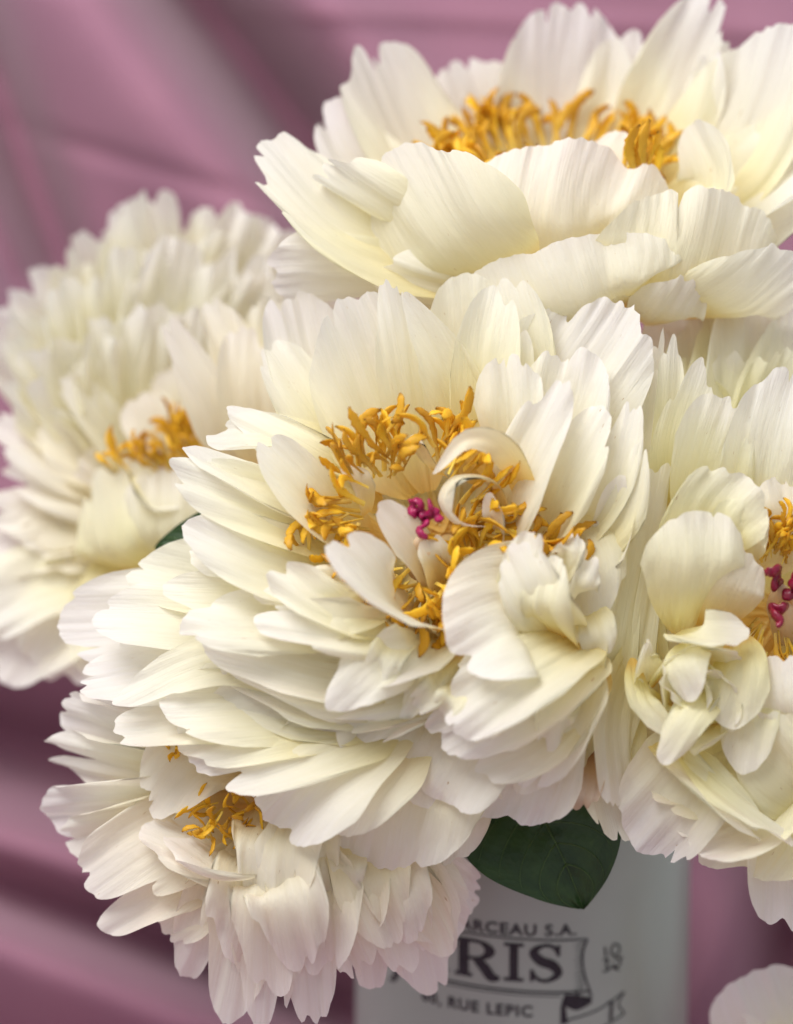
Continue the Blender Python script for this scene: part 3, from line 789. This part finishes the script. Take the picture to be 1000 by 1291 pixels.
p([(650, 350, 200), (450, 290, 130), (322, 185, 150)], 66, ruf=8, nf=3, rnd=.45, n=(.45, -.45, -.85), teeth=8, lobe=.1)
p([(640, 350, 210), (430, 345, 130), (335, 345, 125)], 46, ruf=6, nf=3, rnd=.4, n=(.1, -.5, .85), teeth=7)
p([(660, 380, 180), (560, 370, 120), (470, 345, 115)], 46, ruf=6, rnd=.5, n=(.2, -.6, .8))
p([(640, 360, 200), (500, 280, 110), (398, 206, 105)], 52, ruf=7, rnd=.4, n=(.5, -.5, .6), teeth=7)
# back wall
p([(640, 300, 300), (520, 190, 310), (455, 52, 300)], 76, ruf=8, rnd=.5, n=(.5, -.1, -1), teeth=6)
p([(620, 310, 310), (470, 220, 290), (408, 130, 290)], 50, ruf=6, rnd=.5, n=(.5, -.1, -1))
p([(680, 290, 330), (620, 170, 380), (585, 72, 390)], 72, ruf=7, rnd=.5, n=(.2, -.1, -1))
p([(720, 290, 330), (715, 140, 370), (715, 2, 340)], 86, ruf=8, nf=3, rnd=.4, n=(0, -.1, -1), teeth=7, lobe=.06)
p([(740, 290, 330), (780, 150, 360), (810, 40, 350)], 62, ruf=8, rnd=.5, n=(-.1, -.1, -1))
p([(770, 290, 320), (850, 140, 320), (912, -4, 290)], 62, ruf=9, nf=3, rnd=.5, n=(-.3, -.1, -1), teeth=8, lobe=.12)
p([(790, 290, 310), (870, 170, 280), (900, 60, 250)], 36, ruf=6, rnd=.6, n=(-.6, -.1, -1))
p([(800, 300, 300), (920, 190, 240), (985, 28, 220)], 84, ruf=9, nf=3, rnd=.45, n=(-.6, -.1, -1), teeth=8, lobe=.1)
p([(820, 310, 280), (960, 240, 210), (1060, 120, 190)], 80, ruf=8, rnd=.5, n=(-.6, -.2, -.9))
p([(820, 340, 260), (940, 270, 190), (1040, 200, 170)], 60, ruf=8, rnd=.5, n=(-.5, -.6, -.5))
# small inner petals beside the stamens
p([(830, 300, 200), (900, 235, 165), (868, 154, 165)], 46, ruf=3, rnd=.5, n=(-.7, -.1, -.7), cup=.9, teeth=2, lobe=.02)
p([(800, 290, 200), (770, 215, 160), (780, 162, 180)], 44, ruf=4, rnd=.5, n=(.3, -.4, .6), cup=.9, teeth=2)
p([(830, 290, 190), (870, 262, 150), (905, 240, 150)], 36, ruf=4, rnd=.5, n=(-.2, -.9, -.4), teeth=2)
p([(812, 290, 180), (815, 250, 140), (818, 210, 140)], 10, ruf=2, rnd=.8, n=(-.8, 0, -.6))
t.ring(10, 40, 190, 10, 60, 15, 70, ruf=7)
sp = []
for k in range(190):
    a = RNG.uniform(0, 2 * math.pi); r = RNG.uniform(70, 120)
    x = 695 + 1.05 * r * math.cos(a); zz = -math.sin(a) * r
    lean = math.cos(a)
    if a > math.pi * 1.12 and a < math.pi * 1.88 and RNG.random() < .6: continue
    sp.append((x, 222 - 0.45 * r * math.sin(a) * 0.9 + 4, 255 + 0.8 * math.sin(a) * r, (0.75 * lean + J(.3), -1 + J(.2), 0.35 * math.sin(a) + J(.3) - .1), 1.0))
for k in range(9):
    sp.append((800 + J(22), 232 + J(12), 150 + J(14), (J(.7), -.9, -.5), 1.0))
t.stamens(sp, 86)
t.stigmas([(718, 222, 200, (-.2, -1, -.2)), (724, 222, 205, (.2, -1, -.1)), (688, 222, 215, (-.1, -.9, 0))], 1.0)
t.stem(MOUTH(0.012, 0.02))

# =================================================================== left peony
l = Flower('peony', 'blurred cream peony against the pink cloth, amber stamens half hidden', (195, 610, 520), (0.25, -0.35, -0.9), 'petal', 3)
p = l.petal
for (x, y, w) in ((-20, 400, 60), (40, 335, 62), (90, 300, 60), (150, 258, 62), (215, 240, 66), (280, 256, 64), (335, 272, 62), (385, 296, 62), (425, 340, 62), (440, 400, 60), (60, 430, 60)):
    bx, by = 195 + (x - 195) * .25, 560
    p([(bx, by, 560), ((bx + x) / 2, (by + y) / 2 - 10, 540), (x, y, 480)], w * 1.3, ruf=17, nf=3.6, rnd=.4, teeth=13, lobe=.13)
for (x, y, w) in ((30, 400, 55), (95, 350, 60), (160, 310, 60), (230, 300, 60), (300, 315, 58), (350, 350, 55)):
    bx, by = 195 + (x - 195) * .3, 570
    p([(bx, by, 520), ((bx + x) / 2, (by + y) / 2, 490), (x, y, 430)], w * 1.3, ruf=17, nf=3.6, rnd=.4, teeth=13, lobe=.13)
for (x, y, w) in ((60, 430, 50), (130, 395, 52), (190, 380, 52), (250, 385, 48), (10, 470, 50), (90, 470, 45)):
    bx, by = 195 + (x - 195) * .4, 580
    p([(bx, by, 490), ((bx + x) / 2, (by + y) / 2, 450), (x, y, 400)], w * 1.3, ruf=16, nf=3.5, rnd=.4, teeth=12, lobe=.13)
p([(190, 600, 480), (130, 540, 420), (80, 468, 400)], 34, ruf=4, rnd=.6, mat='petal')
p([(240, 610, 470), (210, 560, 400), (165, 500, 390)], 48, ruf=5, rnd=.5, mat='petal_pink')
p([(260, 580, 460), (230, 510, 430), (200, 470, 430)], 40, ruf=5, rnd=.5, mat='petal_pink')
# right-hand points nearer the lens
p([(310, 610, 330), (270, 510, 270), (212, 395, 250)], 36, ruf=4, rnd=.7, pw=1.6, n=(.1, -.2, -1), mat='petal_pink')
p([(330, 580, 320), (300, 460, 290), (262, 375, 290)], 34, ruf=6, rnd=.6, n=(.1, -.2, -1), mat='petal_pink')
p([(330, 590, 300), (315, 500, 260), (312, 410, 255)], 40, ruf=4, rnd=.5, n=(.1, -.2, -1), mat='petal_pink')
p([(370, 560, 300), (350, 450, 300), (345, 370, 300)], 40, ruf=5, rnd=.5, n=(.1, -.2, -1))
# left and lower
for (x, y, w, d) in ((-20, 530, 58, 420), (0, 590, 52, 400), (-10, 655, 56, 385), (30, 690, 56, 370), (-20, 715, 60, 380), (45, 548, 46, 400), (92, 580, 38, 370)):
    p([(190, 630, 480), ((190 + x) / 2, (630 + y) / 2 + 5, 420), (x, y, d)], w, ruf=10, nf=2.4, rnd=.5, mat='petal_pink', lobe=.12)
p([(220, 730, 430), (165, 690, 310), (140, 580, 330)], 88, ruf=7, nf=3, rnd=.45, n=(.2, -.4, .8), cup=.7, mat='petal_lemon')
p([(235, 730, 430), (200, 680, 300), (195, 590, 310)], 60, ruf=7, rnd=.5, n=(.1, -.4, .8), cup=.7, mat='petal_lemon')
p([(190, 650, 380), (165, 600, 310), (185, 640, 290), (225, 640, 290)], 7, ruf=1, rnd=.6, wb=.8, teeth=0, lobe=0)
p([(180, 700, 450), (80, 760, 400), (-20, 850, 380)], 90, ruf=8, nf=3, rnd=.5, n=(0, -.5, -1), teeth=4)
p([(190, 710, 440), (120, 760, 380), (60, 860, 370)], 80, ruf=7, rnd=.5, n=(0, -.5, -1), teeth=4)
p([(210, 720, 430), (150, 770, 360), (120, 860, 340)], 60, ruf=7, rnd=.5, n=(0, -.5, -1), teeth=4)
p([(200, 720, 430), (60, 730, 380), (-40, 790, 360)], 60, ruf=7, rnd=.5, n=(0, -.5, -1))
p([(230, 720, 400), (190, 760, 300), (150, 820, 280)], 55, ruf=7, rnd=.5, n=(0, -.5, -1))
l.ring(12, 30, 200, 10, 60, 10, 60, ruf=9, seed=3)
sp = []
for k in range(34): sp.append((236 + J(20), 572 + J(18), 350 + J(14), (-.1 + J(.4), -1 + J(.3), -.3 + J(.3)), 1.0))
for k in range(40): sp.append((190 + J(50), 588 + J(10), 320 + J(16), (-.4 + J(.6), -.8 + J(.3), -.5 + J(.3)), .8))
l.stamens(sp, 62)
l.stigmas([(206, 580, 400, (.1, -.3, -1))], .9)
l.stem(MOUTH(-0.03, 0.0))

# =================================================================== lower-left peony
b = Flower('peony', 'blush cream peony drooping over the vase rim with ragged pointed petals', (330, 1035, 170), (-0.35, 0.30, -0.88), 'petal_pink', 4)
p = b.petal
for (x, y, w, d) in ((72, 890, 56, 150), (52, 938, 42, 160), (58, 1030, 56, 150), (75, 1060, 44, 140), (120, 880, 60, 170)):
    p([(310, 1000, 190), ((310 + x) / 2 + 10, (1000 + y) / 2, 110), (x, y, d)], w, ruf=9, nf=3, rnd=.45, teeth=8, mat='petal')
p([(330, 1030, 170), (220, 1060, 70), (108, 1122, 80)], 62, ruf=7, nf=3, rnd=.5, teeth=7, n=(-.2, -.4, -1))
p([(330, 1050, 170), (230, 1110, 80), (126, 1174, 90)], 52, ruf=6, rnd=.7, pw=1.6, teeth=6, n=(-.2, -.4, -1))
p([(330, 1060, 160), (250, 1130, 80), (205, 1180, 90)], 48, ruf=6, rnd=.5, n=(-.1, -.4, -1))
p([(320, 960, 150), (245, 960, 60), (184, 1022, 50)], 52, ruf=4, rnd=.55, n=(-.3, -.3, -1), cup=.6, teeth=4)
p([(345, 1080, 100), (280, 1100, 20), (205, 1058, 30)], 40, ruf=5, rnd=.45, n=(.2, -.9, -.3), cup=.7)
p([(330, 1090, 110), (260, 1080, 40), (180, 1040, 60)], 44, ruf=6, rnd=.5, n=(.2, -.7, -.7), cup=.5)
for (x, y, w, d) in ((246, 1236, 48, 100), (288, 1292, 50, 80), (326, 1302, 46, 70), (352, 1258, 54, 30), (402, 1300, 46, 60), (445, 1240, 54, 55), (300, 1215, 50, 45), (378, 1225, 50, 10)):
    p([(345, 1060, 150), (345 + (x - 345) * .55, 1120, d - 40), (x, y, d)], w, ruf=7, nf=3, rnd=.55, pw=1.8, teeth=6, n=(-.1, .1, -1), lobe=.09)
for (x, y, w, d) in ((480, 1246, 58, 110), (552, 1256, 60, 120), (586, 1176, 52, 110), (602, 1140, 50, 135), (524, 1222, 54, 80), (566, 1205, 40, 90)):
    p([(390, 1040, 170), (440 + (x - 430) * .5, 1100 + (y - 1100) * .15, 55), (x, y, d)], w, ruf=5, nf=2, rnd=.6, pw=1.8, teeth=4, n=(.2, .1, -1))
p([(360, 1010, 80), (345, 1070, -10), (328, 1162, 10)], 55, ruf=8, nf=3, rnd=.6, pw=1.7, n=(-.2, -.1, -1), lobe=.1)
p([(380, 1010, 80), (375, 1070, 0), (378, 1120, 15)], 48, ruf=8, rnd=.5, n=(0, -.1, -1), lobe=.12)
p([(430, 1040, 70), (415, 1090, -5), (420, 1150, 20)], 41, ruf=7, rnd=.5, n=(.1, -.1, -1))
p([(460, 1040, 70), (470, 1110, 0), (500, 1195, 30)], 53, ruf=7, rnd=.65, pw=1.7, n=(.2, 0, -1))
p([(470, 1040, 80), (495, 1120, 15), (515, 1190, 40)], 43, ruf=6, rnd=.7, pw=1.6, n=(.2, 0, -1))
p([(400, 1060, 90), (395, 1130, 0), (385, 1230, 25)], 55, ruf=7, rnd=.65, n=(0, .1, -1))
p([(440, 1060, 90), (440, 1130, 10), (440, 1200, 35)], 48, ruf=7, rnd=.6, n=(0, .1, -1))
b.ring(11, 30, 170, 10, 30, 0, 50, ruf=7)
sp = []
for k in range(46): sp.append((300 + J(40), 1036 + J(26), 60 + J(20), (-.3 + J(.7), .1 + J(.8), -.9), 1.0))
for k in range(8): sp.append((228 + J(14), 945 + J(8), 70 + J(10), (-.3 + J(.7), -.3 + J(.6), -.7), .9))
b.stamens(sp, 52)
b.stem(MOUTH(-0.025, -0.02))

# =================================================================== right peony
r = Flower('peony', 'lemon cream peony with a tight inner swirl and dark crimson centre', (1000, 780, 130), (0.05, -0.25, -0.95), 'petal_lemon', 5)
p = r.petal
# back row in the shade of the topmost bloom
for (x, y, w, d) in ((850, 372, 80, 215), (930, 366, 80, 205), (1015, 372, 70, 190), (870, 395, 70, 200), (960, 392, 70, 190), (840, 470, 45, 130), (1000, 440, 50, 120), (930, 440, 45, 150), (900, 430, 60, 190)):
    p([(930 + (x - 930) * .3, 640, 150), (930 + (x - 930) * .6, 530, 150), (x, y, d)], w, ruf=8, nf=3, rnd=.5, teeth=6)
# sheaths standing against the neighbouring bloom
p([(850, 960, 90), (806, 740, 45), (838, 408, 50)], 40, ruf=5, rnd=.7, pw=1.6, n=(.55, 0, -1), cup=.5)
p([(830, 980, 80), (790, 780, 25), (818, 470, 45)], 46, ruf=6, rnd=.6, n=(.5, -.1, -1), cup=.45)
p([(820, 990, 60), (782, 830, 5), (826, 582, 15)], 44, ruf=5, rnd=.6, n=(.6, -.1, -1), cup=.5)
p([(800, 1000, 55), (772, 860, -5), (806, 650, 5)], 30, ruf=4, rnd=.6, n=(.7, -.1, -1), cup=.5)
p([(810, 800, 60), (762, 930, 0), (788, 1062, 0)], 46, ruf=6, rnd=.4, n=(.4, -.2, -1), cup=.5)
p([(820, 780, 50), (775, 900, -20), (782, 1015, -15)], 36, ruf=5, rnd=.5, n=(.7, -.2, -.8), cup=.5)
p([(800, 700, 60), (752, 850, 20), (750, 990, 20)], 40, ruf=6, rnd=.5, n=(.3, -.2, -1), cup=.4)
p([(850, 640, 60), (855, 550, 20), (884, 450, 10)], 38, ruf=3, rnd=.7, pw=1.6, cup=.6, n=(.2, 0, -1))
p([(830, 660, 60), (840, 520, 40), (850, 420, 50)], 24, ruf=3, rnd=.7, pw=1.6, cup=.6, n=(.5, 0, -1))
p([(870, 680, 60), (895, 580, 10), (925, 502, 0)], 52, ruf=5, rnd=.5, n=(.1, 0, -1), cup=.6)
p([(950, 680, 60), (963, 570, 0), (985, 462, -5)], 46, ruf=5, rnd=.6, n=(-.1, 0, -1), cup=.6, mat='petal')
p([(870, 720, 40), (900, 650, -30), (935, 595, -35)], 54, ruf=5, nf=3, rnd=.45, n=(.1, -.1, -1), cup=.6)
p([(900, 730, 30), (925, 670, -35), (955, 640, -35)], 40, ruf=4, rnd=.45, n=(.1, -.1, -1))
p([(862, 800, 10), (872, 720, -80), (885, 642, -72)], 56, ruf=4, rnd=.4, n=(.1, -.1, -1), cup=-.5, teeth=2, lobe=.04)
p([(890, 800, 20), (915, 740, -60), (945, 690, -50)], 44, ruf=4, rnd=.45, n=(.1, -.1, -1), cup=-.3, teeth=2, mat='petal_pink')
p([(950, 720, 40), (985, 660, 0), (985, 600, 0)], 34, ruf=4, rnd=.5, n=(-.1, 0, -1), mat='petal_pink')
# the tight swirl of small petals
sw = (874, 872)
for k in range(13):
    a = k * 2.4; rr = 14 + 5.2 * k
    cx, cy = sw[0] + rr * math.cos(a), sw[1] + rr * .85 * math.sin(a)
    tx, ty = -math.sin(a), math.cos(a)
    p([(cx * .7 + sw[0] * .3 - tx * 26, cy * .7 + sw[1] * .3 - ty * 26, 30), (cx, cy, -40), (cx + tx * 34 + 6 * math.cos(a), cy + ty * 34 + 6 * math.sin(a), -72 + k * 2)], 27, ruf=4, rnd=.5, teeth=1.5, lobe=.03, cup=.7, wb=.5,
      n=(-math.cos(a), -math.sin(a), -.45))
p([(880, 800, -10), (862, 830, -80), (878, 882, -90)], 26, ruf=3, rnd=.5, teeth=1, lobe=.02, n=(-.4, .2, -1), cup=-.5)
p([(905, 860, -10), (870, 900, -85), (832, 962, -80)], 24, ruf=3, rnd=.5, teeth=1, lobe=.02, n=(-.2, -.4, -1), cup=-.5)
p([(800, 830, -10), (812, 880, -65), (846, 922, -70)], 20, ruf=3, rnd=.5, teeth=1, lobe=.02, n=(.6, -.4, -1), cup=-.4)
p([(930, 800, 0), (930, 850, -60), (910, 915, -65)], 38, ruf=3, rnd=.5, teeth=1, lobe=.02, n=(-.4, -.1, -1), cup=-.4)
p([(960, 850, 0), (945, 900, -50), (930, 975, -50)], 34, ruf=3, rnd=.5, teeth=1, lobe=.02, n=(-.4, -.1, -1), cup=-.4)
p([(850, 800, -10), (880, 800, -75), (945, 800, -70)], 30, ruf=4, rnd=.5, teeth=1, n=(0, -.8, -.7))
# bowl and guard petals below
p([(960, 830, 60), (900, 960, 30), (790, 985, -10)], 70, ruf=5, nf=3, rnd=.4, n=(.2, -.6, -.8), teeth=2)
p([(980, 850, 60), (930, 1000, 10), (850, 1040, -10)], 90, ruf=6, nf=3, rnd=.4, n=(.1, -.6, -.8), teeth=3)
p([(990, 850, 60), (960, 1000, 10), (900, 1096, 0)], 100, ruf=7, nf=3, rnd=.4, n=(.1, -.5, -.9), teeth=4)
p([(1000, 860, 60), (990, 1010, 10), (960, 1105, 0)], 90, ruf=7, nf=3, rnd=.45, n=(0, -.5, -.9), teeth=4)
p([(1010, 870, 60), (1020, 1040, 10), (1015, 1175, 20)], 80, ruf=7, nf=3, rnd=.45, n=(0, -.5, -.9), teeth=4, mat='petal')
p([(940, 900, 40), (860, 985, -20), (800, 1068, 0)], 60, ruf=5, nf=3, rnd=.45, n=(.2, -.5, -.9), teeth=4, mat='petal')
p([(820, 940, -20), (880, 985, -55), (960, 1055, -40)], 26, ruf=5, rnd=.6, n=(.2, -.8, -.6), teeth=1)
p([(850, 940, -20), (910, 1000, -55), (1000, 1062, -45)], 24, ruf=5, rnd=.6, n=(.2, -.8, -.6), teeth=1)
p([(1040, 960, 40), (1000, 900, -60), (990, 825, -55)], 60, ruf=5, rnd=.45, n=(-.5, 0, -1), cup=-.4, teeth=2, mat='petal')
p([(1060, 1000, 40), (1010, 980, -40), (950, 900, -40)], 56, ruf=5, rnd=.45, n=(-.5, 0, -1), teeth=2)
for (x, y, w) in ((1080, 560, 60), (1120, 650, 60), (1150, 760, 60), (1130, 880, 60), (1100, 980, 60)):
    p([(1020, 790, 110), ((1020 + x) / 2, (790 + y) / 2, 30), (x, y, 0)], w, ruf=7)
r.ring(12, 30, 200, 5, 30, -10, 62, ruf=7)
sp = []
for k in range(70):
    a = RNG.uniform(0, 6.28); q = RNG.uniform(38, 75)
    sp.append((985 + q * math.cos(a) * .8, 755 + q * math.sin(a), 15 + J(16), (math.cos(a) * 1.1 + J(.4), math.sin(a) * 1.1 + J(.4), -.8), 1.0))
for k in range(26): sp.append((978 + J(20), 690 + J(24), 5 + J(14), (.3 + J(.5), -.7 + J(.5), -.6), 1.0))
r.stamens(sp, 52)
r.stigmas([(985, 735, -25, (-.5, -.5, -.8)), (992, 752, -25, (.4, -.6, -.8)), (984, 762, -25, (-.3, .6, -.8)), (1000, 745, -25, (.3, -.7, -.8))], 1.6, 'stigma_dark')
r.carpels(((985, 750, 15, 18), (1003, 755, 15, 18), (990, 772, 15, 18)))
r.stem(MOUTH(0.025, 0.0))

# =================================================================== corner peony
k_ = Flower('peony', 'shaded cream peony lying low beside the vase, mostly cut off', (1090, 1370, 330), (-0.3, -0.5, -0.8), 'petal', 6)
p = k_.petal
p([(1090, 1370, 330), (1010, 1320, 230), (945, 1222, 215)], 95, ruf=5, rnd=.5, teeth=3, lobe=.03, n=(-.2, -.5, .9))
p([(1090, 1370, 330), (1000, 1340, 200), (930, 1285, 170)], 60, ruf=5, rnd=.5, teeth=3, n=(.4, -.8, -.4))
p([(1090, 1370, 330), (1080, 1280, 280), (1060, 1190, 280)], 80, ruf=5, rnd=.5, teeth=3)
for a in range(6):
    x, y = 1090 + 170 * math.cos(a), 1380 + 150 * math.sin(a)
    if x > 1050: p([(1090, 1370, 330), ((1090 + x) / 2, (1370 + y) / 2, 260), (x, y, 230)], 70)
k_.stem(k_.loc + Vector((0.05, 0.0, -0.03)))
